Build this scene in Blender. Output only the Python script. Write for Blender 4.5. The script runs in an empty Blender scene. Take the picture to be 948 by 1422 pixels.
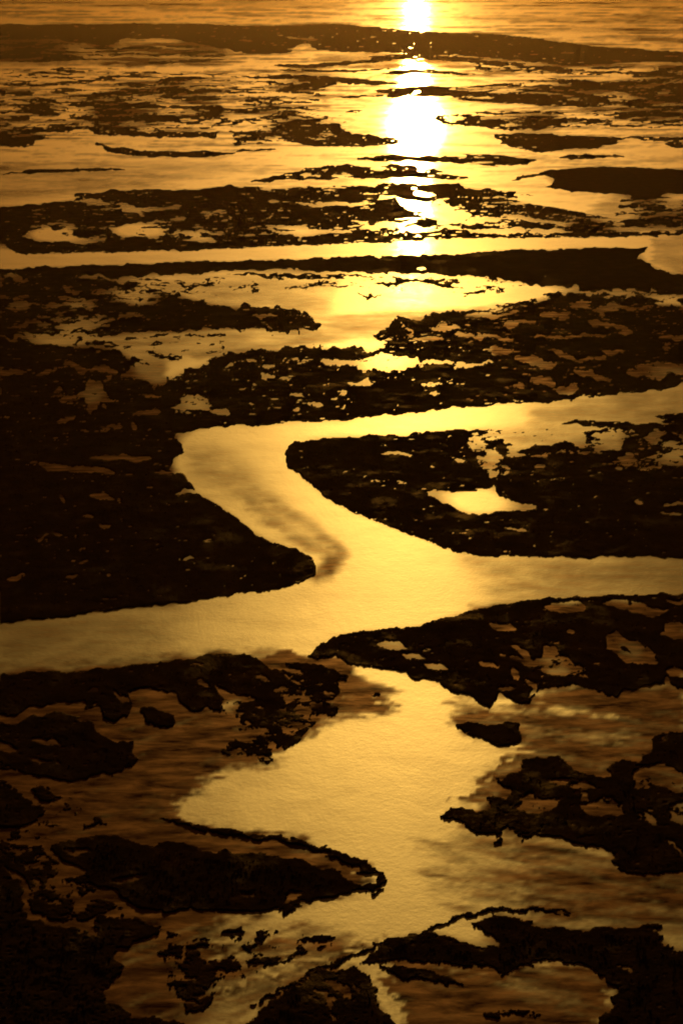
import bpy, math
import numpy as np

# ------------------------------------------------------------------ camera
PI = math.pi
ALT = 160.0                      # height of the aircraft over the estuary, metres
PITCH = math.radians(19.3)       # how far the camera looks down
FPX = 2255.0                     # focal length measured on a 948 x 1422 frame
sc = bpy.context.scene
cam = bpy.data.cameras.new('camera'); camo = bpy.data.objects.new('camera', cam)
sc.collection.objects.link(camo); sc.camera = camo
camo.location = (0, 0, ALT); camo.rotation_euler = (PI/2 - PITCH, 0, 0)
cam.sensor_fit = 'VERTICAL'; cam.sensor_height = 24.0
cam.lens = 24.0 * FPX / 1422.0
cam.clip_start = 1.0; cam.clip_end = 120000.0

# ------------------------------------------------------------------ sky and sun
SUN_EL = math.radians(5.8); SUN_AZ = math.radians(2.5)     # azimuth from +Y towards +X
w = bpy.data.worlds.new('World'); sc.world = w; w.use_nodes = True
nt = w.node_tree; nt.nodes.clear()
def nd(tree, t, **k):
    n = tree.nodes.new(t)
    for a, b in k.items(): setattr(n, a, b)
    return n
sky = nd(nt, 'ShaderNodeTexSky', sky_type='NISHITA')
sky.sun_disc = False; sky.sun_elevation = SUN_EL; sky.sun_rotation = SUN_AZ
sky.altitude = 100.0; sky.air_density = 1.6; sky.dust_density = 7.0; sky.ozone_density = 1.0
bw = nd(nt, 'ShaderNodeRGBToBW'); nt.links.new(sky.outputs[0], bw.inputs[0])
def mth(tree, op, a, b=None, c=None, clamp=False):
    n = tree.nodes.new('ShaderNodeMath'); n.operation = op; n.use_clamp = clamp
    for i, v in enumerate((a, b, c)):
        if v is None: continue
        if isinstance(v, (int, float)): n.inputs[i].default_value = v
        else: tree.links.new(v, n.inputs[i])
    return n.outputs[0]
SKY_K = 0.04; SKY_GAIN = 25.0*1.0
L = mth(nt, 'MULTIPLY', bw.outputs[0], SKY_K)
R_ = mth(nt, 'MULTIPLY', mth(nt, 'POWER', L, 1.35), 1.45*SKY_GAIN)
G_ = mth(nt, 'MULTIPLY', mth(nt, 'POWER', L, 1.55), 0.71*SKY_GAIN)
B_ = mth(nt, 'MULTIPLY', mth(nt, 'POWER', L, 1.85), 0.145*SKY_GAIN)
cmb = nd(nt, 'ShaderNodeCombineColor')
for i, s in enumerate((R_, G_, B_)): nt.links.new(s, cmb.inputs[i])
bg = nd(nt, 'ShaderNodeBackground'); bg.inputs['Strength'].default_value = 0.040
nt.links.new(cmb.outputs[0], bg.inputs[0])
wo = nd(nt, 'ShaderNodeOutputWorld'); nt.links.new(bg.outputs[0], wo.inputs[0])

sl = bpy.data.lights.new('sun', 'SUN'); sl.energy = 5.0; sl.angle = math.radians(0.53)
sl.color = (1.0, 0.55, 0.10)
so = bpy.data.objects.new('sun', sl); sc.collection.objects.link(so)
so.rotation_euler = (PI/2 - SUN_EL, 0, PI - SUN_AZ)
sc.view_settings.view_transform = 'Standard'; sc.view_settings.look = 'None'
sc.view_settings.exposure = 0.66; sc.view_settings.gamma = 1.0
sc.cycles.max_bounces = 5; sc.cycles.volume_bounces = 1
sc.cycles.glossy_bounces = 2; sc.cycles.diffuse_bounces = 1
sc.cycles.sample_clamp_indirect = 4.0
sc.cycles.filter_width = 1.9
HAZE_D = 0.27e-5; HAZE_COL = (1.0, 0.66, 0.36); HAZE_G = 0.80

# ------------------------------------------------------------------ helpers
def ground(x, y):
    """ray through survey coordinates (948 x 1422 map sheet) -> ground metres"""
    a = (x - 474.0) / FPX; t = (711.0 - y) / FPX
    hz = math.cos(PITCH) + math.sin(PITCH) * t
    vt = -math.sin(PITCH) + math.cos(PITCH) * t
    k = ALT / np.maximum(-vt, 1e-4)
    return a * k, hz * k
def _hash(ix, iy, seed):
    h = (ix.astype(np.int64) * 374761393 + iy.astype(np.int64) * 668265263 + seed * 1274126177) & 0xffffffff
    h = ((h ^ (h >> 13)) * 1274126177) & 0xffffffff
    h = h ^ (h >> 16)
    return (h & 0xffff).astype(np.float32) / 32767.5 - 1.0
def vnoise(x, y, seed):
    ix = np.floor(x); iy = np.floor(y); fx = x - ix; fy = y - iy
    fx = fx*fx*(3-2*fx); fy = fy*fy*(3-2*fy)
    a = _hash(ix, iy, seed); b = _hash(ix+1, iy, seed); c = _hash(ix, iy+1, seed); d = _hash(ix+1, iy+1, seed)
    return (a*(1-fx) + b*fx)*(1-fy) + (c*(1-fx) + d*fx)*fy
def fbm(x, y, seed, octs=4, gain=0.55):
    s = 0; amp = 1; tot = 0
    for o in range(octs):
        ca, sa = math.cos(0.7*o), math.sin(0.7*o)
        s = s + amp*vnoise((x*ca - y*sa)*2**o + 17.3*o, (x*sa + y*ca)*2**o - 9.1*o, seed + o); tot += amp*amp; amp *= gain
    return s / math.sqrt(tot) * 1.9
def dep_sin(y):
    t = (711.0 - y)/FPX
    return np.sin(np.maximum(PITCH - np.arctan(t), 0.012))
_yt = np.arange(-140, 1700, 0.5); _vt = np.cumsum(0.5*1.25/dep_sin(_yt)**.62)
def vmap(y): return np.interp(y, _yt, _vt)

def sd_poly(X, Y, pts):
    P = np.array(pts, float); n = len(P)
    d = np.full(X.shape, 1e9); ins = np.zeros(X.shape, bool)
    for i in range(n):
        ax, ay = P[i]; bx, by = P[(i+1) % n]
        ex, ey = bx-ax, by-ay
        t = np.clip(((X-ax)*ex + (Y-ay)*ey)/(ex*ex+ey*ey+1e-9), 0, 1)
        d = np.minimum(d, (X-ax-t*ex)**2 + (Y-ay-t*ey)**2)
        if ey != 0:
            c = ((ay > Y) != (by > Y)) & (X < ex*(Y-ay)/ey + ax)
            ins ^= c
    d = np.sqrt(d)
    return np.where(ins, d, -d)
def sd_line(X, Y, pts, wd):
    P = np.array(pts, float)
    if len(P) == 1: P = np.vstack([P - [3, 0], P + [3, 0]])
    seg = np.hypot(*(P[1:]-P[:-1]).T); tot = seg.sum(); acc = 0
    best = np.full(X.shape, -1e9)
    for i in range(len(P)-1):
        ax, ay = P[i]; ex, ey = P[i+1]-P[i]
        t = np.clip(((X-ax)*ex + (Y-ay)*ey)/(seg[i]**2+1e-9), 0, 1)
        s = (acc + t*seg[i])/tot; acc += seg[i]
        r = wd*0.5*np.minimum(1, 0.35 + 3.2*np.minimum(s, 1-s))
        best = np.maximum(best, r - np.hypot(X-ax-t*ex, Y-ay-t*ey))
    return best

# ------------------------------------------------------------------ the survey: marsh, pools, flats
SOLID, DENSE, MIX, SPARSE, WET = 2.4, 0.75, 0.15, -0.55, -2.4
OPS = []; OWN = []       # ops in painting order; owners = (name, label, category, group, kind)
def own(name, label, cat, group=None, kind=None):
    OWN.append((name, label, cat, group, kind)); return len(OWN)-1
def P(o, bias, pts, f=2.0): OPS.append(('p', o, bias, f, 0, pts))
def S(o, bias, wd, *pts, f=1.6): OPS.append(('s', o, bias, f, wd, pts))
def pool(*pts, f=1.6): P(-1, -1.2 if f == 1.6 else WET, pts, f)
def cut(wd, *pts, f=1.8): S(-1, -1.15, wd, *pts, f=f)
GI = 'marsh islands of the river delta'; GB = 'low grassy bars in the far shallows'
SC = own('scattered_marsh', 'countless small patches of dark marsh dotting the far shallows', 'marsh', None, 'stuff')

# --- far barrier
o = own('barrier_island', 'long low barrier island across the top of the view with open sea beyond', 'island', GI)
P(o, SOLID, [(-5,33),(60,34),(130,33),(250,32),(360,36),(470,33),(530,38),(600,44),(660,46),(720,50),(780,58),(850,66),(955,72),
  (955,88),(900,86),(850,88),(790,92),(720,84),(640,77),(560,74),(470,72),(440,70),(420,58),(400,74),(350,76),(310,68),(240,54),(170,54),(150,66),(120,60),(60,54),(-5,55)], 1.4)
cut(4,(395,52),(440,56)); cut(5,(160,62),(235,66)); cut(4,(335,56),(350,57))
P(SC, MIX, [(-5,55),(60,54),(160,66),(240,58),(300,66),(316,80),(200,80),(110,85),(-5,88)])
P(SC, MIX, [(640,78),(720,86),(790,93),(955,90),(955,108),(760,104),(660,98)])
def bar(label, wd, *pts, name='grass_bar', bias=SOLID):
    S(own(name, label, 'sandbar', GB), bias, wd, *pts, f=1.2)
bar('thin dark bar just below the barrier island at the far left', 5, (-5,80),(50,78),(115,80))
bar('dark bar under the left third of the barrier island', 4, (200,88),(245,86),(310,82))
bar('short dark bar left of centre in the far shallows below the barrier island', 6, (222,113),(250,109),(290,108))
bar('faint flat bar at the left edge of the far shallows', 4, (-5,117),(60,118),(100,115),(130,114))
bar('darkest straight bar in the left far shallows', 5, (90,134),(150,131),(228,128))
bar('long wavy bar directly below the darkest straight bar', 5, (28,139),(60,138),(100,146),(150,147),(225,148),(290,150))
bar('slim bar running toward the sun glint below the barrier island', 6, (380,91),(430,92),(500,86),(556,82))
bar('ragged low bar left of the topmost glint', 4, (385,97),(470,99),(540,96))
bar('long bar ending at the upper end of the white sun glint', 8, (345,108),(400,107),(450,109),(520,115),(556,116))
bar('forked tail of marsh reaching left below the long bar at the glint', 10, (383,128),(420,121),(470,113))
bar('thin bar crossing just above the brightest white glint', 4, (460,135),(560,133),(622,132))
bar('tiny bar left of the white glint', 3, (475,155),(503,154))
bar('dark bar above the pale channel in the left far shallows', 8, (100,164),(150,165),(215,164),(262,162))
bar('thick dark bar on the upper edge of the pale channel', 9, (130,200),(160,208),(190,213),(250,214),(322,213))
bar('left edge bar above the pale channel', 11, (-5,198),(40,195),(54,188))
bar('narrow bar lying inside the pale channel at the left', 5, (0,242),(40,239),(100,236),(178,235))
bar('bar resting on the right side of the white sun glint', 5, (630,170),(660,173),(696,173))
bar('bar right of the white sun glint', 6, (712,172),(760,169),(825,166))
bar('upper bar at the right edge of the far shallows', 6, (868,162),(910,160),(955,158))
bar('short bar at the right edge beside the pale shallows', 8, (925,200),(955,203))
bar('straight bar in the pale shallows right of the glint', 6, (775,218),(862,217))
P(SC, MIX, [(70,168),(170,178),(300,183),(300,194),(200,192),(100,182)])
P(SC, MIX, [(-5,175),(40,170),(70,190),(40,205),(-5,205)])
P(SC, MIX-.3, [(-5,88),(320,95),(460,118),(440,170),(320,172),(-5,178)], 14)
P(SC, MIX-.1, [(-5,140),(320,150),(330,176),(-5,200)], 10)
P(SC, MIX, [(600,155),(955,148),(955,178),(700,182),(610,178)], 6)
P(SC, MIX-.2, [(300,200),(360,176),(316,150),(480,160),(480,172),(330,205)], 6)
bar('thin bar crossing the topmost glint just under the barrier island', 5, (545,99),(585,98),(640,102))
bar('narrow bar cutting the glint above its widest white part', 4, (560,122),(600,120),(640,124))
bar('narrow bar cutting the lower end of the white glint', 7, (545,222),(590,219),(650,224))
P(SC, DENSE+.4, [(170,180),(230,183),(310,183),(300,190),(230,192),(180,188)],1)
o = own('marsh_island', 'hazy brown marsh left of the brightest white glint', 'island', GI)
P(o, DENSE+.3, [(316,182),(400,174),(470,170),(482,182),(530,190),(560,192),(550,200),(500,204),(440,204),(400,196),(330,199)])
cut(4,(370,193),(415,197))
bar('fine line of marsh on the upper bank of the pale channel', 3, (316,212),(350,208),(385,207))
o = own('marsh_island', 'mottled marsh right of the topmost glint under the barrier island', 'island', GI)
P(o, DENSE, [(600,124),(680,116),(760,108),(850,112),(955,106),(955,152),(860,148),(800,149),(700,145),(650,142),(610,135)])
cut(4,(690,110),(740,116),(790,116)); cut(5,(790,126),(850,128),(880,134))
o = own('marsh_island', 'flat topped marsh right of the white glint with a pale notch at its end', 'island', GI)
P(o, SOLID, [(682,187),(740,185),(800,188),(872,191),(858,199),(828,206),(780,208),(740,212),(705,203)])
S(o, SOLID, 6, (870,191),(955,194)); cut(5,(835,201),(860,203))
o = own('marsh_island', 'small ragged marsh below the white glint on its right side', 'island', GI)
P(o, DENSE+.2, [(640,212),(690,214),(745,222),(735,230),(700,231),(650,228)])
o = own('marsh_island', 'smooth dark marsh at the right edge above the gold shallows', 'island', GI)
P(o, SOLID, [(748,243),(762,236),(800,232),(870,231),(955,236),(955,268),(920,270),(890,277),(850,268),(790,267),(760,261),(772,250)])
S(o, SOLID, 5, (708,249),(740,244),(765,238))
o = own('marsh_island', 'narrow marsh lying across the foot of the white glint', 'island', GI)
P(o, DENSE+.6, [(395,241),(440,231),(480,228),(520,231),(560,225),(600,234),(624,240),(560,246),(500,247),(440,250),(400,251),(345,254),(350,249)],1.5)
cut(5,(420,243),(448,243)); cut(5,(460,244),(490,244)); cut(5,(515,233),(535,234)); cut(6,(575,232),(600,233))
for q_ in [(8,(515,80),(585,79),(660,84)), (6,(530,102),(590,100),(655,103)), (9,(520,127),(580,126),(650,130)), (9,(500,221),(580,219),(660,224)), (7,(490,246),(570,244),(650,247))]: S(SC, SOLID, q_[0], *q_[1:], f=1.2)
# --- island C
o = own('marsh_island', 'broad marsh full of small pools above the long straight channel', 'island', GI)
P(o, DENSE+.35, [(-5,288),(20,285),(60,281),(100,279),(108,270),(150,264),(260,265),(316,257),(380,262),(474,257),(530,256),(560,262),(600,258),(680,262),(740,270),
  (780,286),(830,298),(860,305),(955,300),(955,327),(800,331),(640,331),(600,334),(500,337),(400,341),(300,346),(150,351),(50,353),(20,352),(8,340),(-5,335)])
P(o, SOLID, [(150,266),(300,262),(380,266),(540,262),(540,276),(420,278),(470,290),(560,290),(600,302),(560,308),(460,303),(380,296),(270,290),(230,296),(150,276)])
P(o, SOLID, [(-5,290),(25,288),(30,330),(150,342),(400,330),(500,322),(560,328),(500,337),(400,341),(300,346),(150,351),(50,353),(20,352),(-5,335)])
P(o, SOLID, [(120,298),(170,294),(200,304),(170,312),(110,310)])
pool((108,276),(140,278),(150,284),(125,285)); cut(9,(168,284),(200,300)); cut(6,(195,290),(250,288)); cut(7,(275,297),(318,295))
pool((32,330),(45,314),(60,310),(75,322),(110,330),(150,330),(140,337),(60,336))
pool((150,318),(200,308),(240,314),(222,329),(170,329)); S(o,SOLID,4,(200,316),(235,316))
cut(6,(242,322),(320,325)); cut(5,(252,334),(322,334)); cut(6,(372,315),(440,316)); cut(7,(345,326),(400,324),(485,321)); cut(9,(500,317),(560,313))
cut(5,(410,283),(440,285),(530,282)); cut(5,(375,281),(390,281)); cut(7,(525,276),(560,270))
P(o, SOLID, [(520,254),(640,254),(650,270),(600,274),(530,272)]); pool((550,276),(600,283),(640,293),(655,300),(640,308),(606,313),(596,300),(575,292),(555,286),f=1.2)
cut(6,(575,266),(605,270))
cut(7,(560,318),(640,318)); cut(6,(650,322),(720,321),(800,321)); cut(6,(640,308),(690,306)); cut(5,(700,300),(760,308),(800,311))
pool((722,274),(765,268),(830,270),(880,276),(905,288),(880,300),(845,302),(820,293),(770,287),(725,280))
cut(5,(820,306),(860,304)); cut(6,(840,318),(955,318))
P(SC, MIX, [(860,276),(920,272),(955,280),(955,300),(900,305),(850,300)])
# --- the straight channel
pool((-5,338),(8,342),(22,353),(60,354),(150,351),(316,346),(474,342),(632,338),(760,336),(850,333),(955,328),(955,382),(920,376),(900,366),(888,358),(893,350),(902,343),
  (740,346),(632,352),(474,357),(316,362),(150,367),(70,370),(-5,372),f=1.3)
# --- spit D
o = own('marsh_spit', 'long smooth spit dividing the straight channel from the gold lagoon', 'spit', GI)
P(o, SOLID, [(-5,374),(70,370),(150,367),(316,362),(474,357),(632,352),(740,346),(860,343),(902,343),(893,350),(888,359),(903,368),(930,378),(955,382),(955,404),(870,403),(810,405),
  (760,397),(700,390),(632,384),(520,378),(440,377),(400,374),(316,376),(220,381),(150,385),(60,382),(-5,385)],1.3)
cut(5,(575,374),(592,375)); cut(4,(748,383),(758,384))
# --- left mixed country
o = own('marsh_island', 'broken dark marsh along the left edge beside the gold lagoon', 'island', GI)
P(o, DENSE, [(-5,380),(60,382),(150,385),(190,392),(240,410),(300,424),(390,426),(430,440),(455,452),(440,461),(400,462),(300,456),(200,462),(100,466),(-5,468)])
P(o, SOLID, [(150,430),(230,420),(300,424),(390,426),(430,440),(455,452),(440,461),(390,455),(330,458),(240,452),(160,455)],2.5)
P(o, SOLID, [(-5,392),(60,390),(110,398),(80,410),(-5,412)])
cut(5,(-5,385),(35,386)); cut(6,(110,385),(150,388),(190,390)); S(o,SOLID,7,(110,390),(150,392),(188,396))
cut(6,(88,400),(112,404)); cut(10,(72,424),(82,428)); cut(10,(15,418),(35,428)); cut(7,(130,410),(160,404),(200,410)); cut(7,(150,419),(220,419)); cut(7,(100,442),(150,440)); cut(6,(160,442),(205,438))
cut(7,(30,448),(70,446)); cut(5,(345,433),(375,437)); cut(5,(365,452),(380,455)); cut(12,(85,455),(130,452))
P(SC, SPARSE, [(180,385),(316,385),(440,380),(640,386),(720,396),(700,405),(450,400),(316,408),(240,410)])
bar('thin dark sliver lying in the gold lagoon under the spit', 4, (240,395),(270,397),(300,393))
bar('small brown bar in the brightest part of the lagoon', 4, (490,410),(530,412))
bar('low bar along the upper shore of the lagoon near the glint', 5, (520,396),(560,390),(632,394))
bar('thin line of marsh along the upper left shore of the lagoon', 4, (316,380),(380,382),(470,384),(520,383))
P(SC, MIX, [(630,388),(690,390),(740,398),(690,402),(640,412),(620,400)])
# --- north bank marsh and west point
EN = own('marsh_island', 'large black marsh on the north bank of the main river', 'island', GI)
P(EN, SOLID-.5, [(508,462),(530,452),(560,442),(600,436),(640,430),(700,430),(760,420),(800,412),(955,404),(955,532),(900,543),(850,548),(800,554),(740,559),(680,563),(632,567),(600,570),
  (540,577),(480,583),(420,585),(360,589),(316,592),(290,596),(262,600),(240,600),(215,560),(218,530),(240,515),(290,500),(330,490),(380,484),(420,480),(530,484),(535,474)])
P(EN, DENSE, [(760,408),(955,404),(955,450),(800,440),(700,436),(640,438),(600,440),(690,428)])
EW = own('marsh_point', 'black rounded marsh point pushing into the inside of the river bend from the left', 'island', GI)
P(EW, SOLID, [(-5,468),(60,478),(170,486),(200,500),(185,515),(215,530),(222,560),(240,600),(243,607),(255,616),(258,628),(243,637),(240,652),(258,662),(272,683),(300,700),(316,712),(345,732),
  (357,742),(385,752),(415,763),(433,775),(440,787),(437,798),(425,805),(405,812),(370,820),(340,824),(316,828),(240,838),(175,845),(120,852),(60,860),(-5,866)],1.5)
P(EW, DENSE+.2, [(-5,468),(60,478),(170,486),(200,500),(185,515),(215,530),(150,530),(80,524),(-5,520)])
P(EW, SOLID, [(-5,474),(60,474),(75,480),(50,487),(-5,484)])
P(EW, SOLID, [(-5,490),(60,492),(130,489),(180,494),(202,504),(190,512),(120,512),(60,505),(-5,508)])
bar('short dark bar in the tan inlet left of the north marsh', 10, (118,475),(140,474),(168,478))
bar('dot of marsh beside the short dark bar in the tan inlet', 8, (97,475),(108,472))
bar('small dark islet inside the tan inlet', 8, (236,496),(250,495))
# shapes of the inlet
pool((205,512),(240,500),(280,494),(316,492),(290,503),(262,512),(248,520),(228,530),(215,538),(222,534),(180,522),(165,516),(175,512),(196,514))
P(SC, SPARSE, [(150,462),(316,462),(316,490),(230,500),(190,490)])
# pools of the west marsh
cut(9,(-5,518),(45,516)); cut(7,(80,502),(110,512)); cut(6,(115,512),(160,514)); cut(5,(48,512),(85,514))
pool((80,553),(105,547),(118,538),(126,528),(142,534),(152,544),(166,557),(150,557),(138,558),(132,570),(124,576),(118,570),(124,562),(110,557),(85,558))
cut(8,(82,584),(108,580)); cut(7,(135,594),(172,592)); cut(5,(-5,581),(15,581)); cut(8,(188,575),(222,571)); cut(5,(198,548),(228,553)); cut(7,(182,585),(188,596)); cut(6,(140,563),(150,567)); cut(5,(76,545),(90,541))
pool((235,568),(255,561),(266,548),(274,549),(290,560),(316,570),(318,577),(300,574),(285,570),(250,570)); S(EN,SOLID,5,(290,567),(297,567))
cut(8,(128,637),(160,634),(208,638)); cut(9,(45,643),(90,650),(158,656)); cut(6,(83,688),(90,697)); cut(7,(130,688),(158,694)); cut(5,(113,718),(132,718)); cut(6,(142,727),(158,729))
cut(5,(250,775),(270,775)); cut(8,(8,803),(38,799)); cut(5,(92,800),(108,798)); cut(5,(50,750),(68,741)); cut(5,(72,741),(84,743)); cut(5,(102,742),(104,748)); cut(5,(108,763),(118,762)); cut(4,(108,780),(122,780))
cut(4,(150,798),(156,797)); cut(5,(165,695),(172,695)); cut(5,(245,683),(275,684)); cut(5,(215,659),(245,657))
# pools of the north marsh
pool((472,500),(498,496),(510,490),(545,489),(560,492),(586,501),(582,510),(540,515),(500,513)); cut(5,(580,505),(640,503),(680,505))
cut(9,(440,502),(480,503)); cut(5,(395,500),(410,501)); cut(6,(365,507),(385,508)); cut(5,(316,509),(328,509)); cut(5,(366,520),(378,524)); cut(5,(390,527),(408,528))
pool((490,530),(512,526),(522,533),(505,536),(495,535)); cut(5,(402,550),(425,551)); cut(6,(430,558),(445,561)); cut(6,(412,570),(420,569)); cut(5,(466,553),(472,554)); cut(5,(476,547),(484,546)); cut(5,(478,568),(482,566)); cut(5,(590,533),(608,534)); cut(5,(597,546),(606,545)); cut(6,(645,555),(655,553))
cut(7,(632,466),(680,467),(720,471)); cut(10,(684,484),(702,490)); cut(7,(690,495),(708,482)); cut(11,(716,499),(762,506)); cut(9,(762,485),(795,494),(805,502)); cut(6,(800,498),(840,500)); cut(11,(737,524),(775,532)); cut(10,(778,541),(802,542)); cut(9,(788,515),(830,521),(850,526))
P(-1, MIX-.6, [(868,510),(900,502),(955,506),(955,520),(900,524),(872,520)]); cut(8,(835,492),(868,490)); cut(13,(850,456),(878,460)); cut(5,(740,468),(850,463)); cut(10,(908,470),(955,462)); cut(9,(708,536),(726,536)); cut(6,(920,482),(932,483)); cut(5,(628,506),(655,505))
cut(5,(566,462),(575,466)); cut(7,(568,450),(575,460)); cut(6,(585,472),(615,471)); cut(5,(535,470),(552,471)); cut(8,(600,452),(640,455)); cut(7,(690,452),(740,448)); cut(6,(812,446),(870,456)); cut(5,(640,438),(700,437)); cut(7,(745,434),(800,438)); cut(5,(770,425),(880,430)); cut(6,(855,407),(930,412)); cut(7,(905,420),(945,422))
# --- east island F
EF = own('marsh_island', 'large black island inside the river bend holding a gold pool', 'island', GI)
P(EF, SOLID, [(400,622),(406,613),(430,610),(474,607),(520,604),(560,606),(575,602),(592,597),(640,595),(672,597),(700,606),(760,612),(800,620),(850,628),(955,632),(955,776),(880,774),(820,774),(740,774),(700,773),
  (660,771),(632,767),(610,757),(580,745),(550,737),(520,725),(490,712),(474,702),(450,690),(430,672),(415,660),(402,650),(400,638)],1.4)
P(EF, MIX+.3, [(655,598),(700,596),(780,600),(870,595),(955,590),(955,645),(900,655),(850,646),(800,640),(740,634),(712,640),(700,665),(690,680),(670,665),(660,640),(650,615)])
P(EF, SPARSE-.5, [(695,598),(780,600),(870,604),(860,625),(800,622),(770,618),(730,622),(705,625)])
S(EF, SOLID, 9, (778,590),(800,585),(830,591),(880,591),(955,594)); P(EF, DENSE, [(905,580),(930,573),(955,570),(955,592),(925,590)])
S(EF, SOLID, 10, (725,626),(750,622),(790,618),(815,625)); S(EF, SOLID, 8, (722,636),(760,640),(800,634),(850,636))
P(EF, SOLID, [(692,676),(700,660),(715,645),(760,644),(820,640),(870,650),(955,660),(955,700),(780,700),(745,697),(720,696),(700,692)],1.5)
pool((588,684),(600,682),(645,684),(675,680),(688,673),(694,690),(705,697),(742,702),(740,708),(700,711),(660,713),(640,712),(625,703),(605,693),f=1.3)
cut(4,(705,736),(730,738)); cut(6,(632,640),(645,643)); cut(6,(660,636),(680,634)); cut(5,(645,616),(665,620)); cut(9,(680,662),(692,655)); cut(5,(745,647),(757,647)); cut(5,(920,700),(955,696)); cut(5,(915,712),(945,714)); cut(5,(880,697),(888,699)); cut(5,(855,650),(862,651)); cut(8,(600,680),(590,688)); cut(5,(515,665),(530,667)); cut(5,(550,670),(565,670)); cut(4,(530,630),(575,632))
# --- G
EG = own('marsh_island', 'dark pointed island east of the fork with several tan pools', 'island', GI)
P(EG, SOLID, [(955,824),(880,826),(820,828),(770,831),(720,835),(680,843),(640,850),(600,862),(575,871),(540,872),(500,876),(470,882),(445,893),(427,910),(440,916),(468,910),(480,922),(500,925),(530,928),
  (560,935),(573,948),(590,944),(612,948),(625,960),(642,962),(660,970),(672,982),(684,976),(690,962),(700,968),(722,976),(740,976),(745,962),(765,957),(800,953),(828,958),(840,970),(852,966),(862,958),(900,956),(925,948),(955,962)],1.5)
pool((755,843),(775,836),(795,834),(812,842),(810,852),(790,850),(765,852)); pool((833,836),(870,833),(892,836),(925,850),(908,857),(885,852),(855,845),(840,841))
cut(10,(676,866),(695,873),(718,872)); pool((757,895),(770,897),(780,912),(800,922),(820,932),(818,942),(790,940),(765,938),(745,930),(725,920),(700,915),(716,910),(740,916),(757,912))
cut(8,(712,897),(728,905),(735,915)); cut(6,(665,917),(690,927)); cut(6,(690,908),(705,914)); cut(9,(716,930),(722,945)); cut(6,(690,958),(715,955)); cut(5,(738,968),(745,955),(730,940))
pool((842,880),(856,876),(866,888),(890,892),(905,905),(910,922),(890,924),(870,922),(856,908),(842,900)); S(EG,SOLID,5,(862,900),(880,910)); pool((922,865),(935,862),(955,870),(955,892),(935,890),(920,880)); cut(12,(925,930),(955,938)); cut(8,(922,940),(925,958)); cut(5,(920,836),(955,835))
cut(5,(788,877),(796,878)); cut(12,(525,893),(560,900)); cut(9,(590,923),(625,928)); cut(7,(555,910),(590,914))
# --- islet I
o = own('marsh_islet', 'small black islet alone beside the mouth of the east mudflat', 'islet', GI)
P(o, SOLID, [(634,1006),(645,999),(665,1003),(690,1004),(728,1003),(722,1012),(726,1024),(712,1036),(690,1034),(668,1028),(648,1018)],1.5)
# --- J
EJ = own('marsh_island', 'ragged black marsh at the right edge below the east mudflat', 'island', GI)
P(EJ, SOLID, [(614,1132),(622,1120),(645,1122),(662,1128),(678,1120),(680,1102),(700,1106),(712,1098),(692,1082),(704,1074),(722,1072),(722,1056),(745,1050),(775,1048),(788,1060),(800,1070),(825,1076),(848,1078),(848,1062),
  (865,1056),(885,1058),(890,1046),(905,1040),(902,1026),(925,1018),(955,1016),(955,1210),(925,1214),(890,1216),(862,1208),(846,1196),(852,1186),(838,1178),(800,1172),(765,1160),(740,1158),(725,1166),(700,1150),(690,1160),(664,1160),(650,1148),(630,1142)],1.8)
pool((712,1104),(740,1106),(772,1108),(768,1122),(745,1130),(722,1120)); cut(9,(765,1083),(800,1088),(822,1094)); pool((806,1118),(835,1106),(862,1112),(862,1130),(840,1136),(815,1134)); cut(9,(800,1098),(815,1106))
pool((878,1074),(900,1062),(925,1062),(955,1076),(955,1100),(925,1098),(905,1086),(895,1100),(880,1095)); pool((924,1120),(955,1112),(955,1145),(930,1140)); cut(12,(893,1132),(908,1140)); cut(6,(930,1165),(955,1195))
bar('small dark mound just below the tip of the right hand marsh', 8, (680,1170),(698,1164), name='marsh_islet')
# --- H
EH = own('marsh_island', 'dark marsh below the left arm of the main river breaking up into mud', 'island', GI)
P(EH, SOLID, [(-5,936),(60,932),(120,930),(200,922),(250,915),(290,908),(340,907),(362,916),(385,932),(400,942),(402,952),(375,950),(388,962),(398,975),(385,984),(362,976),(345,966),(322,960),(300,952),(312,966),(314,986),(300,990),(286,982),(270,988),(252,976),(246,962),(225,958),(200,956),(176,962),(186,978),(178,994),(164,1000),(148,998),(140,984),(112,984),(118,972),(80,976),(50,982),(20,990),(-5,996)],1.8)
cut(8,(268,942),(292,954)); cut(6,(122,958),(140,961)); cut(6,(55,985),(110,972)); cut(6,(355,938),(375,944)); cut(5,(160,958),(180,975))
o = own('marsh_islet', 'rounded black clump alone on the left mudflat', 'islet', GI)
P(o, SOLID, [(195,986),(206,982),(222,986),(238,990),(242,1002),(230,1010),(214,1012),(202,1004)],1.5)
o = own('marsh_islet', 'broad black marsh patch at the left edge of the mudflat', 'islet', GI)
P(o, SOLID, [(-5,1006),(30,1000),(70,988),(110,992),(128,1004),(135,1020),(160,1026),(190,1028),(190,1044),(196,1054),(180,1068),(150,1076),(120,1082),(90,1084),(50,1080),(20,1074),(-5,1068)],1.8)
cut(8,(48,1027),(80,1035)); cut(12,(-5,1036),(20,1040)); cut(4,(45,1054),(80,1060)); cut(5,(105,995),(120,998))
o = own('marsh_islet', 'slanted dark streak of marsh just right of the broken left marsh', 'islet', GI)
S(o, SOLID, 13, (380,930),(405,946),(418,950))
bar('slanted dark bar reaching toward the narrow mouth of the creek', 10, (420,928),(450,940),(478,944), name='marsh_islet')
bar('dark clump with a flat tail on the orange mud left of the grassy tongue', 14, (350,1000),(368,1008),(395,1018), name='marsh_islet')
bar('dark clump on the lower rim of the orange mud', 11, (345,1042),(378,1048), name='marsh_islet')
bar('small dot of marsh left of the clump on the mud rim', 8, (310,1040),(325,1046), name='marsh_islet')
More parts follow.
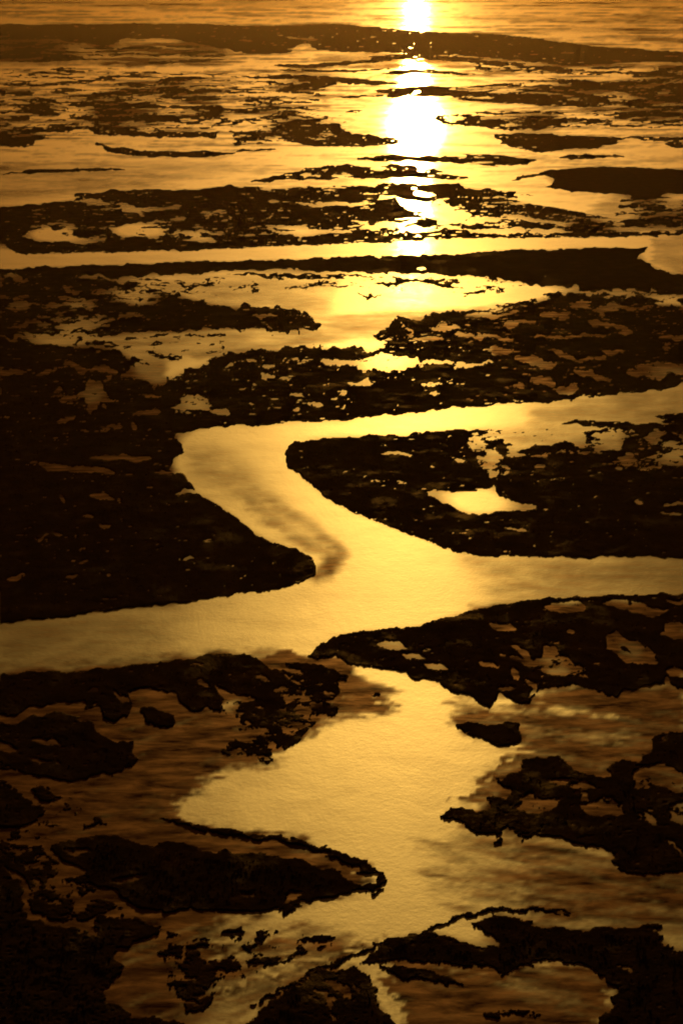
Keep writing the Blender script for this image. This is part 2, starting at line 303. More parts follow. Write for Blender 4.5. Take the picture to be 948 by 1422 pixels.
bar('dark knob at the root of the grassy mud tongue', 12, (455,992),(466,984), name='marsh_islet')
S(SC, SOLID, 6, (436,965),(460,970)); S(SC, SOLID, 6, (400,920),(430,925)); S(SC, DENSE, 8, (356,1056),(380,1058))
bar('lone dark mound on the small grassy mud tongue', 5, (518,964),(524,962), name='marsh_islet')
P(SC, SPARSE+.1, [(-5,1085),(60,1088),(120,1110),(100,1150),(60,1165),(-5,1170)])
o = own('marsh_islet', 'dim black patch at the far left edge above the bottom marsh', 'islet', GI)
P(o, SOLID, [(-5,1096),(20,1100),(45,1112),(62,1130),(50,1142),(20,1150),(-5,1150)]); S(o, SOLID, 16, (50,1100),(78,1108))
bar('small peaked black mound on the brown mud left of the spit', 9, (122,1146),(134,1138),(146,1144), name='marsh_islet')
P(SC, MIX, [(330,925),(400,925),(470,938),(480,960),(440,1005),(405,1040),(345,1060),(310,1045),(335,1000),(300,985)], 8)
P(SC, SPARSE-.1, [(265,1300),(320,1285),(430,1292),(440,1325),(380,1345),(310,1375),(270,1350)], 10)
S(EH, SOLID, 9, (400,918),(440,926),(482,940)); S(EH, DENSE+.5, 12, (395,930),(440,945),(470,962))
P(SC, MIX+.1, [(25,1195),(120,1212),(172,1262),(110,1288),(45,1280)], 10)
# --- K
EK = own('marsh_spit', 'long black tapering spit in the lower left pointing right', 'spit', GI)
P(EK, SOLID, [(70,1178),(90,1168),(150,1160),(175,1164),(205,1172),(240,1168),(265,1174),(290,1184),(350,1184),(400,1190),(430,1198),(470,1208),(484,1222),(510,1226),(500,1234),(478,1242),(440,1250),(405,1257),(385,1262),(350,1268),(300,1264),
  (260,1260),(230,1266),(200,1262),(170,1250),(160,1236),(130,1226),(110,1206),(85,1195)],1.6)
cut(9,(160,1222),(205,1220)); cut(10,(392,1248),(410,1242)); cut(6,(340,1240),(355,1240)); cut(6,(95,1180),(120,1184))
o = own('mud_bank', 'dark curved bank edging the upper side of the lower left spit', 'bank')
S(o, SOLID, 7, (225,1138),(260,1145),(300,1154),(345,1161)); S(o, SOLID, 9, (330,1160),(370,1164),(400,1165),(440,1176),(470,1186),(490,1198)); S(o, SOLID, 15, (470,1188),(500,1202),(528,1210)); S(o, SOLID, 10, (522,1206),(534,1214),(522,1226),(490,1240))
bar('small square black clump on the lower shore of the spit', 20, (390,1264),(404,1262), name='marsh_islet')
bar('slim dark bar in the lower channel left of the square clump', 7, (314,1295),(338,1292))
bar('slim dark bar at the muddy left side of the lower channel', 6, (262,1313),(292,1312))
bar('longest slim dark bar in the lower channel right of the square clump', 7, (418,1302),(466,1303))
bar('small dark bar under the longest bar in the lower channel', 5, (395,1322),(430,1318))
bar('thickest dark bar in the lower channel above the bottom hummock', 10, (346,1334),(388,1330))
bar('tiny bar beside the tip of the long black spit', 4, (510,1240),(532,1234))
S(SC, SOLID, 4, (445,1315),(455,1314)); S(SC,DENSE,14,(300,1345),(325,1338))
# --- L bottom left
EL = own('marsh_island', 'featureless black marsh filling the bottom left corner', 'island', GI)
P(EL, SOLID, [(-5,1196),(18,1212),(30,1240),(40,1278),(70,1286),(100,1288),(130,1300),(165,1308),(160,1330),(172,1342),(160,1360),(142,1374),(142,1390),(170,1398),(190,1410),(230,1414),(260,1424),(265,1440),(-5,1440)],2)
P(EL, SOLID, [(128,1286),(142,1274),(165,1270),(190,1276),(222,1290),(218,1300),(195,1302),(180,1318),(160,1320),(135,1300)],2)
P(SC, MIX+.3, [(235,1290),(262,1300),(300,1350),(290,1400),(262,1410),(235,1370),(225,1330)])
P(SC, DENSE, [(-5,1165),(60,1175),(80,1200),(60,1225),(-5,1200)])
# --- M bottom centre and right
EM = own('marsh_island', 'dark hummock at the bottom centre beside a tan beach', 'island', GI)
P(EM, SOLID, [(335,1424),(360,1402),(385,1382),(420,1362),(450,1348),(480,1342),(500,1342),(515,1358),(524,1380),(532,1400),(548,1424),(550,1440),(320,1440)],1.6)
cut(12,(450,1364),(478,1374),(486,1392)); cut(7,(438,1372),(460,1392),(470,1418)); cut(5,(490,1366),(500,1380))
S(EM, SOLID, 5, (345,1400),(380,1380),(430,1352),(470,1336),(510,1316))
ER = own('marsh_island', 'wide black marsh filling the bottom right corner', 'island', GI)
S(ER, SOLID, 6, (500,1324),(540,1304),(590,1296),(630,1278),(670,1264),(720,1262),(800,1268)); 
P(ER, SOLID, [(498,1336),(515,1322),(548,1302),(580,1300),(620,1298),(645,1308),(690,1318),(690,1300),(668,1296),(662,1284),(680,1272),(710,1274),(745,1282),(775,1292),(800,1292),(830,1285),(880,1286),(912,1283),(914,1305),(926,1316),(955,1320),(955,1440),(820,1440),
  (846,1400),(852,1376),(826,1352),(812,1340),(760,1336),(720,1340),(700,1356),(680,1344),(640,1340),(600,1336),(560,1334),(520,1340)],1.8)
o = own('marsh_islet', 'dark sliver of marsh on the tan beach at the bottom centre', 'islet', GI)
S(o, SOLID, 12, (530,1344),(570,1352),(610,1358),(645,1366))
S(ER, DENSE, 9, (672,1408),(720,1404),(760,1412)); cut(5,(808,1340),(822,1350)); cut(6,(862,1344),(885,1344))

# silt: how shallow / muddy the sheet is, plus painted dimming off the glint (0 open water .. 1 wet mudflat)
SILT = []
def silt(v, pts, f=10): SILT.append(('p', v, f, 0, pts))
def silts(v, wd, *pts, f=5): SILT.append(('s', v, f, wd, pts))
silt(.97, [(-5,930),(340,905),(480,930),(545,965),(538,988),(480,1000),(445,1002),(415,1030),(375,1058),(300,1075),(235,1128),(250,1142),(420,1165),(500,1205),(480,1240),(300,1280),(270,1330),(300,1380),(270,1422),(-5,1440)], 9)
silt(1.0, [(-5,1060),(200,1060),(225,1130),(150,1160),(30,1280),(-5,1300)], 25)
silt(.85, [(150,1280),(270,1290),(290,1350),(270,1422),(150,1422)], 10)
silt(.98, [(20,1170),(200,1200),(200,1290),(60,1290),(20,1240)], 12)
silt(.5, [(450,968),(520,965),(540,972),(535,988),(480,998),(455,1000)], 3)
silt(0.45, [(300,955),(350,960),(345,985),(300,985)], 8)
silt(.45, [(405,918),(350,908),(350,900),(400,903),(430,912)], 5)
silt(.88, [(650,975),(690,990),(760,955),(955,950),(955,1100),(700,1100),(640,1115),(655,1088),(700,1060),(720,1040),(640,1010),(625,990)], 14)
silt(.62, [(680,1095),(880,1060),(880,1150),(640,1150)],10)
silt(.42, [(640,1160),(760,1160),(860,1210),(955,1210),(955,1270),(640,1262),(600,1210),(600,1170)], 35)
silt(.86, [(720,1160),(860,1205),(955,1212),(955,1282),(760,1282),(720,1235)], 45)
silt(.36, [(640,770),(800,772),(955,772),(955,832),(760,834),(690,830)], 30); silt(.38, [(740,565),(955,525),(955,595),(740,595)], 25); silt(.22,[(-5,860),(250,845),(250,925),(-5,940)],40)  # muddy arms, silted further to paint the light's fall-off to the sides
silts(.95, 8, (720,1262),(780,1258),(955,1252)); silts(.8, 5, (840,1180),(900,1230),(955,1232))
silts(.3, 8, (640,982),(700,988),(770,990),(850,994), f=5); silts(.6, 8, (730,1024),(800,1022),(860,1030), f=6)
silt(.99, [(375,905),(400,903),(430,912),(470,912),(492,926),(484,948),(470,975),(400,960),(370,920)], 4)
silts(.97, 26, (450,985),(490,982),(538,975), f=4)
silt(.55, [(250,1300),(300,1282),(480,1290),(470,1330),(400,1370),(340,1422),(250,1422)], 14)
for q_ in [((280,1325),(400,1310)), ((300,1362),(380,1330),(430,1325)), ((290,1392),(350,1362),(400,1350)), ((430,1342),(520,1306))]: silts(.9, 9, *q_, f=5)
for q_ in [((285,1310),(345,1305),(420,1290)), ((270,1345),(330,1325)), ((310,1380),(380,1345),(440,1330))]: silts(.1, 7, *q_, f=4)
silts(.95, 8, (616,1116),(650,1098),(690,1070),(722,1046), f=3)
silt(1.0, [(560,1335),(700,1342),(830,1345),(850,1380),(840,1440),(560,1440),(535,1370)], 10); silt(.8,[(690,1342),(820,1345),(845,1400),(780,1440),(700,1380)],20); silts(.15,14,(530,1360),(545,1390),(560,1430)); silt(.75,[(430,1350),(500,1345),(520,1440),(440,1440)],6)
silts(.4,6,(600,1340),(660,1352),(700,1356))
silts(.93, 30, (335,680),(365,702),(400,726),(440,750),(464,770),(455,792),(440,800), f=10)
silt(.28, [(300,620),(340,640),(370,680),(420,720),(450,740),(470,770),(450,775),(400,745),(340,700),(270,660),(262,625)], 20)
silt(.5, [(240,450),(800,418),(955,425),(955,532),(632,560),(700,520),(680,480),(500,470),(270,500)], 5)
silt(.3, [(650,595),(955,590),(955,650),(660,650)], 8)
silt(.66, [(655,840),(955,830),(955,950),(655,960)], 8)
silt(.55, [(0,490),(230,490),(240,600),(240,840),(0,840)], 8)
silt(.3, [(905,330),(955,328),(955,382),(905,365)], 4); silt(.3,[(855,266),(955,280),(955,330),(780,320)],8)
silt(.25, [(-5,225),(180,228),(300,222),(340,232),(200,262),(100,270),(-5,280)], 10)
silt(.3, [(-5,385),(200,390),(470,385),(450,460),(240,500),(-5,520)], 12)
silts(.35,8,(0,0),(300,6),(480,4)); silts(.35,6,(660,24),(800,28),(948,30)); silts(.4,5,(700,46),(780,40),(948,44)); silts(.3,6,(300,2),(480,8)); silts(.35,6,(700,6),(948,2))
silts(.55,16,(440,80),(600,84),(660,92)); silt(.4,[(-5,55),(300,60),(330,85),(-5,92)],6)

def fields(X, Y):
    """land field (>0 is land), owner index"""
    U, V = X, vmap(Y); ds = dep_sin(Y)
    near = np.clip((Y-150)/900, 0, 1)
    Xe = np.where(X < 0, -X, np.where(X > 948, 1896 - X, X)); Ye = np.where(Y > 1422, 2844 - Y, Y)
    a1 = np.interp(Y, [0, 230, 375, 395, 530, 565, 850, 960, 1422], [2.4, 2.6, 2.4, 4.6, 4.4, 2.2, 2.2, 3.2, 3.6]); yy = np.interp(Y, [0, 200, 400, 600], [.3, .45, .8, .9])
    wsc = 15 + 7*near
    Xe = Xe + 1.25*a1*fbm(U/wsc, V/wsc, 11, 4, .66); Ye = Ye + .8*a1*yy*fbm(U/wsc*1.1, V/wsc, 23, 4, .62)
    fs = np.interp(Y, [0, 120, 330, 500], [34, 30, 24, 19])
    n1 = fbm(U/fs, V/19, 5, 5, .74)
    F = np.full(X.shape, -2.4); O = np.zeros(X.shape, np.int32)
    ncols = X.shape[1]
    for kind, o, bias, f, wd, pts in OPS:
        pa = np.array(pts, float); m = f + wd + 10
        y0, y1 = pa[:,1].min()-m, pa[:,1].max()+m
        r = np.where((Y[:,0] >= y0) & (Y[:,0] <= y1) | ((2844-Y[:,0] <= y1) & (Y[:,0] > 1422)))[0]
        if len(r) == 0: continue
        sl_ = slice(r[0], r[-1]+1)
        x0, x1 = pa[:,0].min()-m, pa[:,0].max()+m
        cm = (Xe[sl_] > x0) & (Xe[sl_] < x1)
        cols = np.where(cm.any(0))[0]
        if len(cols) == 0: continue
        # sides beyond the frame are reflected, so work on the boolean subset
        xs = Xe[sl_][cm]; ys = Ye[sl_][cm]
        sd = sd_poly(xs, ys, pts) if kind == 'p' else sd_line(xs, ys, pts, wd)
        t = np.clip((sd/f + 1)*.5, 0, 1); t = t*t*(3-2*t)
        amp = .95 if abs(bias) < 1.3 else (.55 if bias > 0 else .15)
        tgt = bias + amp*n1[sl_][cm]
        Fs = F[sl_]; Os = O[sl_]; Fb = Fs[cm].copy()
        if o == SC: t = np.where(Fb > .6, 0, t)
        if o < 0: Fs[cm] = np.minimum(Fs[cm], Fs[cm]*(1-t) + tgt*t)
        elif bias >= SOLID-.5: Fs[cm] = np.maximum(Fs[cm], Fs[cm]*(1-t) + tgt*t)
        else: Fs[cm] = Fs[cm]*(1-t) + tgt*t
        if o >= 0:
            q = Os[cm]; q[(t > .08) & ((o != SC) | (Fb < .2))] = o; Os[cm] = q
    n3 = fbm(U/13, V/5.5, 555, 4, .7); dens = np.interp(Y, [0, 40, 250, 560, 640, 900, 1000], [1.6, 1.6, 1.5, 1.6, 1.8, 1.8, 1.8])
    keep = [i for i, w_ in enumerate(OWN) if w_[0] in ('marsh_spit', 'mud_bank') or 'smooth' in w_[1]]
    dens = dens + 9*np.isin(O, keep)
    F = np.where(F > 0, np.minimum(F, F*0 + (dens - n3)*2.5 + .0), F)
    return F, O
def silt_dim_field(X, Y):
    U, V = X, vmap(Y); near = np.clip((Y-150)/900, 0, 1)
    Xe = np.where(X < 0, -X, np.where(X > 948, 1896 - X, X)); Ye = np.where(Y > 1422, 2844 - Y, Y)
    st = fbm(U/46, V/16, 71, 4, .7)            # streaks drawn out by the current
    wv = np.interp(Y, [0, 820, 960], [3, 3.5, 13]); Xe = Xe + wv*st; Ye = Ye + .35*wv*fbm(U/30, V/12, 77, 3, .7)
    Q = np.zeros(X.shape)
    for kind, v, f, wd, pts in SILT:
        pa = np.array(pts, float); m = f + wd + 4
        cm = (Xe > pa[:,0].min()-m) & (Xe < pa[:,0].max()+m) & (Ye > pa[:,1].min()-m) & (Ye < pa[:,1].max()+m)
        if not cm.any(): continue
        sd = sd_poly(Xe[cm], Ye[cm], pts) if kind == 'p' else sd_line(Xe[cm], Ye[cm], pts, wd)
        t = np.clip((sd/f + 1)*.5, 0, 1); t = t*t*(3-2*t)
        Q[cm] = Q[cm]*(1-t) + v*t
    def flow(deg, seed):
        c, q = math.cos(math.radians(deg)), math.sin(math.radians(deg))
        return fbm((X*c + Y*q)/95, (-X*q + Y*c)/8.5, seed, 4, .66)
    wr = np.clip((X-430)/160, 0, 1); fl = flow(-20, 201)*(1-wr) + flow(9, 211)*wr
    Q = Q + np.clip(Q*(1.15-Q)*4, 0, 1)*.17*fl*np.clip((Y-880)/120, 0, 1)
    Q = Q + np.clip(Q*3, 0, 1)*.07*st + .04*fbm(U/60, V/30, 91, 3)
    farb = np.clip((300 - Y)/160, 0, 1)
    off_glint = 1 - np.exp(-((X-580)/85)**2 - ((Y-174)/36)**2)  # far silt painted around the sun glint, leaving its bright patch clear
    Q = Q + farb*off_glint*np.clip(.42*fbm(U/90, V/20, 131, 5, .75) + .12, 0, .8)
    Q = Q + .09*np.clip((Y-560)/200,0,1)*np.clip(np.abs(X-560)/400, 0, 1)*np.clip(1+.3*fbm(U/70,V/20,151,4,.6), 0, 2)  # no mud: paints the water dimmer away from the sun's glitter path
    return np.clip(Q, 0, 1)

def mesh_from_grid(name, VX, VY, VZ, mask, mats, attrs=None):
    """VX.. are (rows, cols) vertex arrays, mask (rows-1, cols-1) picks the quads kept"""
    ncol = VX.shape[1]
    fi, fj = np.where(mask)
    a = fi*ncol + fj
    quads = np.stack([a, a+ncol, a+ncol+1, a+1], 1)[:, ::-1]
    used, inv = np.unique(quads, return_inverse=True)
    q = inv.reshape(quads.shape)
    co = np.stack([VX.ravel()[used], VY.ravel()[used], VZ.ravel()[used]], 1)
    org = co.mean(0).copy(); org[2] = 0
    co = co - org
    me = bpy.data.meshes.new(name)
    me.vertices.add(len(co)); me.vertices.foreach_set('co', co.astype(np.float32).ravel())
    me.loops.add(q.size); me.loops.foreach_set('vertex_index', q.astype(np.int32).ravel())
    me.polygons.add(len(q)); me.polygons.foreach_set('loop_start', np.arange(0, q.size, 4, dtype=np.int32))
    me.polygons.foreach_set('loop_total', np.full(len(q), 4, np.int32))
    me.polygons.foreach_set('use_smooth', np.ones(len(q), bool))
    me.update(calc_edges=True)
    if attrs:
        for k, arr in attrs.items():
            at = me.attributes.new(k, 'FLOAT', 'POINT'); at.data.foreach_set('value', arr.ravel()[used].astype(np.float32))
    for m in mats: me.materials.append(m)
    ob = bpy.data.objects.new(name, me); sc.collection.objects.link(ob); ob.location = org
    return ob

# ------------------------------------------------------------------ materials
def newmat(name):
    m = bpy.data.materials.new(name); m.use_nodes = True
    t = m.node_tree; t.nodes.clear()
    out = nd(t, 'ShaderNodeOutputMaterial'); return m, t, out
def noise(t, vec, scale, detail=4, rough=.6, dist=0):
    n = nd(t, 'ShaderNodeTexNoise'); n.inputs['Scale'].default_value = scale; n.inputs['Detail'].default_value = detail
    n.inputs['Roughness'].default_value = rough; n.inputs['Distortion'].default_value = dist
    t.links.new(vec, n.inputs['Vector']); return n.outputs['Fac']
def ramp(t, fac, stops):
    n = nd(t, 'ShaderNodeValToRGB'); e = n.color_ramp.elements
    while len(e) < len(stops): e.new(.5)
    for i, (p, c) in enumerate(stops): e[i].position = p; e[i].color = (*c, 1)
    t.links.new(fac, n.inputs[0]); return n.outputs[0]
def mat_water():
    m, t, out = newmat('silty_river_water')
    geo = nd(t, 'ShaderNodeNewGeometry'); pos = geo.outputs['Position']
    at = nd(t, 'ShaderNodeAttribute', attribute_name='silt'); s = at.outputs['Fac']
    mp = nd(t, 'ShaderNodeMapping'); mp.inputs['Scale'].default_value = (1, .45, 1); t.links.new(pos, mp.inputs[0])
    rip = mth(t, 'ADD', noise(t, pos, .9, 5, .65), mth(t, 'MULTIPLY', noise(t, pos, .28, 3, .6), .7)); swell = noise(t, mp.outputs[0], .09, 4, .6, .6)
    # water
    wat = nd(t, 'ShaderNodeBsdfPrincipled'); wat.inputs['IOR'].default_value = 1.6
    wat.inputs['Base Color'].default_value = (.030, .014, .004, 1)
    rf = nd(t, 'ShaderNodeAttribute', attribute_name='ruffle'); rg = mth(t, 'ADD', mth(t, 'MULTIPLY_ADD', swell, .10, WATER_R - .05), mth(t, 'MULTIPLY', rf.outputs['Fac'], .075)); t.links.new(rg, wat.inputs['Roughness'])
    bp = nd(t, 'ShaderNodeBump'); bp.inputs['Strength'].default_value = .33; bp.inputs['Distance'].default_value = .08
    t.links.new(mth(t, 'ADD', rip, mth(t, 'MULTIPLY', swell, 2.0)), bp.inputs['Height']); t.links.new(bp.outputs[0], wat.inputs['Normal'])
    wide = nd(t, 'ShaderNodeBsdfPrincipled'); wide.inputs['IOR'].default_value = 1.6
    wide.inputs['Base Color'].default_value = (.030, .014, .004, 1); wide.inputs['Roughness'].default_value = WIDE_R
    t.links.new(bp.outputs[0], wide.inputs['Normal'])
    wmx = nd(t, 'ShaderNodeMixShader')
    ch = nd(t, 'ShaderNodeAttribute', attribute_name='chop'); t.links.new(mth(t, 'MULTIPLY', ch.outputs['Fac'], WIDE_F), wmx.inputs[0])
    t.links.new(wat.outputs[0], wmx.inputs[1]); t.links.new(wide.outputs[0], wmx.inputs[2])
    # wet mud
    mm = nd(t, 'ShaderNodeMapping'); mm.inputs['Scale'].default_value = (.35, 1.1, 1); mm.inputs['Rotation'].default_value = (0,0,-.5); t.links.new(pos, mm.inputs[0])
    mn = noise(t, mm.outputs[0], .30, 8, .66, .3)
    dif = nd(t, 'ShaderNodeBsdfDiffuse'); glo = nd(t, 'ShaderNodeBsdfGlossy'); glo.inputs['Color'].default_value = (.9, .62, .47, 1)
    t.links.new(ramp(t, mn, [(.3, (.020,.008,.005)), (.5, (.044,.018,.010)), (.7, (.11,.048,.025))]), dif.inputs['Color'])
    glo.inputs['Roughness'].default_value = .5
    b2 = nd(t, 'ShaderNodeBump'); b2.inputs['Strength'].default_value = .3; b2.inputs['Distance'].default_value = .05
    t.links.new(mn, b2.inputs['Height']); t.links.new(b2.outputs[0], dif.inputs['Normal']); t.links.new(b2.outputs[0], glo.inputs['Normal'])
    mud = nd(t, 'ShaderNodeMixShader')
    wet = mth(t, 'MULTIPLY', mth(t, 'SUBTRACT', mn, .36, clamp=True), .12); t.links.new(wet, mud.inputs[0])
    t.links.new(dif.outputs[0], mud.inputs[1]); t.links.new(glo.outputs[0], mud.inputs[2])
    mx = nd(t, 'ShaderNodeMixShader')
    f = mth(t, 'ADD', s, mth(t, 'MULTIPLY', mth(t, 'SUBTRACT', mn, .5), mth(t, 'MULTIPLY', mth(t, 'MULTIPLY', s, mth(t, 'SUBTRACT', 1.08, s)), 2.2)), clamp=True)
    f = mth(t, 'SUBTRACT', 1.0, mth(t, 'POWER', mth(t, 'SUBTRACT', 1.0, f), 1.7))
    t.links.new(f, mx.inputs[0]); t.links.new(wmx.outputs[0], mx.inputs[1]); t.links.new(mud.outputs[0], mx.inputs[2])
    t.links.new(mx.outputs[0], out.inputs[0]); return m
def mat_marsh():
    m, t, out = newmat('marsh_vegetation')
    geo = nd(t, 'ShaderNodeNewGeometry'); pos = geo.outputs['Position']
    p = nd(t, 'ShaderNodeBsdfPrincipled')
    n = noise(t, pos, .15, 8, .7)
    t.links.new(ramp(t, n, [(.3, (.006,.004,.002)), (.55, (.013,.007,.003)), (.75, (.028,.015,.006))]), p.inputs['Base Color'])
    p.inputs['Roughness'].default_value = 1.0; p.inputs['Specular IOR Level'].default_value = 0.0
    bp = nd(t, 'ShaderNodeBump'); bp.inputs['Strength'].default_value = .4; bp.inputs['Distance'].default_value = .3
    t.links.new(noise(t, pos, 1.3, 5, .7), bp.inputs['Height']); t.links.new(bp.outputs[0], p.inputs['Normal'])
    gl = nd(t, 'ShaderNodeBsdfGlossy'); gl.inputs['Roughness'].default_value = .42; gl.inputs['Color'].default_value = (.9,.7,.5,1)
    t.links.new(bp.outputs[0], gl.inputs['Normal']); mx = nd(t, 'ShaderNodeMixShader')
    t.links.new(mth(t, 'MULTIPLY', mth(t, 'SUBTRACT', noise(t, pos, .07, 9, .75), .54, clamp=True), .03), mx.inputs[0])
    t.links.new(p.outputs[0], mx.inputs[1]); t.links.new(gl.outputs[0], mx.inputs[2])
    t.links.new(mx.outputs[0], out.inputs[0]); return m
WATER_R = .052; WIDE_R = .50; WIDE_F = .68
MW = mat_water(); MM = mat_marsh()

# ------------------------------------------------------------------ water and flats sheet
ys = np.concatenate([np.arange(-76, -40, 2.0), np.arange(-40, 500, 2.0), np.arange(500, 1581, 4.0)])
xs = np.arange(-280, 1229, 3.0)
SX, SY = np.meshgrid(xs, ys)
Q = silt_dim_field(SX, SY); GX, GY = ground(SX, SY)
# pools shut in by marsh are shallow and muddy, and every shore has a thin soft margin
SF, _so = fields(SX, SY); ld = (SF > 0).astype(float)
def blur(a, ry, rx):
    for ax, rr in ((0, ry), (1, rx)):
        if rr < 1: continue
        p = np.pad(a, [(rr+1, rr) if i == ax else (0, 0) for i in (0, 1)], mode='edge'); c = np.cumsum(p, axis=ax)
        a = (np.take(c, range(2*rr+1, c.shape[ax]), ax) - np.take(c, range(0, c.shape[ax]-2*rr-1), ax))/(2*rr+1)
    return a
bl = blur(blur(ld, 4, 7), 3, 5)
off_glint = 1 - np.exp(-((SX-570)/110)**2 - ((SY-290)/230)**2)  # pool mud likewise left out along the glint, keeping it bright
Q = np.clip(Q + off_glint*np.clip((bl-.42)*2.1, 0, .62) + .25*np.clip((blur(ld,1,1)-.3)*1.5, 0, 1)*np.clip((SY-860)/60, 0, 1), 0, 1)
amp = .02*np.clip((Q-.45)*3, 0, 1)
GZ = amp*(.6 + .6*fbm(GX/7, GY/4, 301, 4, .6))
fm = (Q[:-1,:-1] + Q[1:,1:])*.5 > .55
EXTRA = {'silt': Q, 'ruffle': np.exp(-((SX-585)/68)**2 - ((SY-172)/34)**2), 'chop': np.interp(SY, [0, 330, 450, 600, 820, 1000], [.09, .22, .5, .66, .74, 1.2])}
ob = mesh_from_grid('river_water', GX, GY, GZ, ~fm, [MW], EXTRA); ob['kind'] = 'structure'
ob = mesh_from_grid('mudflat', GX, GY, GZ, fm, [MW], EXTRA); ob['kind'] = 'structure'
# the sheet goes on to the horizon on every side
def ring_sheet(name, mat):
    edge = [(GX[0,j], GY[0,j]) for j in range(0, GX.shape[1], 8)] 
    if edge[-1] != (GX[0,-1], GY[0,-1]): edge.append((GX[0,-1], GY[0,-1]))
    me = bpy.data.meshes.new(name); R = 45000.0; v = []; f = []
    A = (GX[-1,0], GY[-1,0]); B = (GX[-1,-1], GY[-1,-1]); C = (GX[0,0], GY[0,0]); D = (GX[0,-1], GY[0,-1])
    v = [(*A,0),(*B,0),(*C,0),(*D,0),(-R,-R,0),(R,-R,0),(-R,R,0),(R,R,0)]
    f = [(4,5,1,0),(4,0,2,6),(5,7,3,1),(6,2,3,7)]
    me.from_pydata(v, [], f); me.update()
    at = me.attributes.new('silt','FLOAT','POINT'); me.materials.append(mat)
    o = bpy.data.objects.new(name, me); sc.collection.objects.link(o); o['kind'] = 'structure'; return o
ring_sheet('sea_water', MW)

# ------------------------------------------------------------------ marsh islands
ys = np.concatenate([np.arange(24, 500, 1.1), np.arange(500, 1581, 1.5)]); xs = np.arange(-200, 1150, 1.6)
LX, LY = np.meshgrid(xs, ys)
F, O = fields(LX, LY); WX, WY = ground(LX, LY)
hv = fbm(WX/3.2, WY/3.2, 401, 4, .7); hb = fbm(WX/25, WY/25, 431, 3)
far = np.clip((700-LY)/700, 0, 1)
Z = np.clip(F*.25, -.5, .09) + np.clip((F-1.2)*.8, 0, 1)*(.035*hv + .03*hb + .03)
Z = np.where(F > .12, np.maximum(Z, .04), Z)
Fc = np.maximum(np.maximum(F[:-1,:-1], F[1:,1:]), np.maximum(F[1:,:-1], F[:-1,1:]))
land = Fc > 0.0
Oc = O[:-1,:-1].copy()
rng = np.random.default_rng(7)
inner = (blur((F > 0.2).astype(float), 6, 4) > .995)[:-1,:-1]
def tufts(name, mask_idx, parent, n):
    """upright reed clumps: crossed tapering blades joined in one mesh"""
    ii, jj = mask_idx
    if len(ii) == 0: return
    # even density on the ground
    area = np.abs((WX[ii+1,jj+1]-WX[ii,jj])*(WY[ii+1,jj+1]-WY[ii,jj]))
    k = rng.choice(len(ii), size=n, p=area/area.sum())
    r = rng.random((n,2)); ii = ii[k]; jj = jj[k]
    x = WX[ii,jj]*(1-r[:,0]) + WX[ii+1,jj+1]*r[:,0]; y = WY[ii,jj]*(1-r[:,1]) + WY[ii+1,jj+1]*r[:,1]; z = np.maximum(Z[ii,jj], 0) - .1
    org = parent.location
    x = x - org[0]; y = y - org[1]
    V = []; h = rng.uniform(.08, .26, n)
    nb = 3; vs = np.zeros((n, nb, 3, 3))
    for b in range(nb):
        a = rng.uniform(0, 2*PI, n); wd = h*rng.uniform(.5, 1.2, n); ln = rng.normal(0, .12, (n,2))
        vs[:,b,0] = np.stack([x-np.cos(a)*wd, y-np.sin(a)*wd, z], 1)
        vs[:,b,1] = np.stack([x+np.cos(a)*wd, y+np.sin(a)*wd, z], 1)
        vs[:,b,2] = np.stack([x+ln[:,0], y+ln[:,1], z+h], 1)
    co = vs.reshape(-1, 3); nt_ = n*nb
    me = bpy.data.meshes.new(name); me.vertices.add(len(co)); me.vertices.foreach_set('co', co.astype(np.float32).ravel())
    me.loops.add(nt_*3); me.loops.foreach_set('vertex_index', np.arange(nt_*3, dtype=np.int32))
    me.polygons.add(nt_); me.polygons.foreach_set('loop_start', np.arange(0, nt_*3, 3, dtype=np.int32)); me.polygons.foreach_set('loop_total', np.full(nt_, 3, np.int32))
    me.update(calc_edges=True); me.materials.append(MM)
    o = bpy.data.objects.new(name, me); sc.collection.objects.link(o); o.parent = parent; o['kind'] = 'stuff'
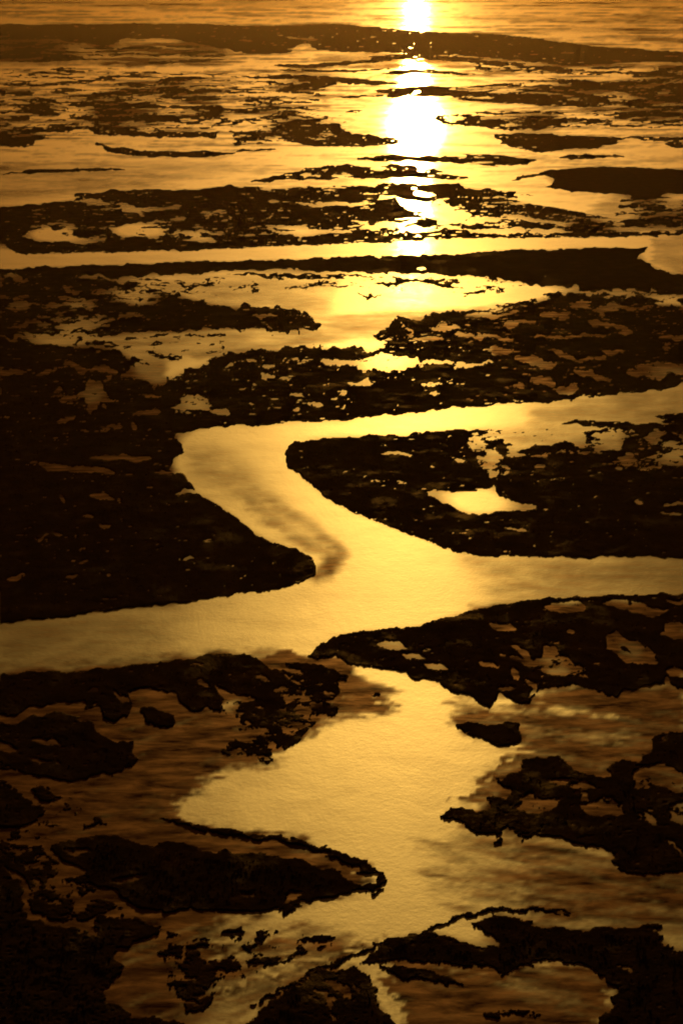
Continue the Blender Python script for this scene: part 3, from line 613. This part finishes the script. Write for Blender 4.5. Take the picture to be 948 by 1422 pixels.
def components(mask):
    """4-connected components of a boolean grid, by runs"""
    par = []
    def find(a):
        while par[a] != a: par[a] = par[par[a]]; a = par[a]
        return a
    lab = np.full(mask.shape, -1, np.int64); prev = []
    for i in range(mask.shape[0]):
        row = mask[i]
        if not row.any(): prev = []; continue
        d = np.diff(np.concatenate([[0], row.astype(np.int8), [0]])); st = np.where(d == 1)[0]; en = np.where(d == -1)[0]
        cur = []; p = 0
        for a, b in zip(st, en):
            par.append(len(par)); me = len(par)-1
            while p < len(prev) and prev[p][1] <= a: p += 1
            q = p
            while q < len(prev) and prev[q][0] < b:
                ra, rb = find(me), find(prev[q][2])
                if ra != rb: par[ra] = rb
                q += 1
            cur.append((a, b, me)); lab[i, a:b] = me
        prev = cur
    root = np.array([find(k) for k in range(len(par))], np.int64) if par else np.zeros(0, np.int64)
    lab[mask] = root[lab[mask]]
    return lab
# crumbs broken off an island belong to the scattered patches
for k in range(len(OWN)):
    if k == SC: continue
    mk = land & (Oc == k)
    if not mk.any(): continue
    lb = components(mk); v, c = np.unique(lb[mk], return_counts=True)
    if len(v) > 1:
        Oc[mk & (lb != v[c.argmax()])] = SC
total = 0
for k, (name, label, cat, group, kind) in enumerate(OWN):
    mk = land & (Oc == k)
    if mk.sum() < 3: print('EMPTY', label); continue
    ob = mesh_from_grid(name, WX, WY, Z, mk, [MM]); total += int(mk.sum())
    ob['label'] = label; ob['category'] = cat
    if group: ob['group'] = group
    if kind: ob['kind'] = kind
    if kind is None:
        sel = mk & inner & (LY[:-1,:-1] > 540)
        ii, jj = np.where(sel)
        if len(ii) > 40: tufts('reeds', (ii, jj), ob, int(min(26000, len(ii)*.28)))
print('land quads', total)

# ------------------------------------------------------------------ haze
def haze():
    R = 46000.0; x0, x1, y0, y1, z0, z1 = -R, R, -R, R, -2.0, ALT + 8
    v = [(x0,y0,z0),(x1,y0,z0),(x1,y1,z0),(x0,y1,z0),(x0,y0,z1),(x1,y0,z1),(x1,y1,z1),(x0,y1,z1)]
    f = [(0,3,2,1),(4,5,6,7),(0,1,5,4),(1,2,6,5),(2,3,7,6),(3,0,4,7)]
    me = bpy.data.meshes.new('haze'); me.from_pydata(v, [], f); me.update()
    m, t, out = newmat('evening_haze')
    pv = nd(t, 'ShaderNodeVolumePrincipled'); pv.inputs['Color'].default_value = (*HAZE_COL, 1)
    pv.inputs['Density'].default_value = HAZE_D; pv.inputs['Anisotropy'].default_value = HAZE_G
    t.links.new(pv.outputs[0], out.inputs['Volume']); me.materials.append(m)
    o = bpy.data.objects.new('haze', me); sc.collection.objects.link(o); o['kind'] = 'stuff'
    o['label'] = 'warm evening haze over the whole river delta'
haze()
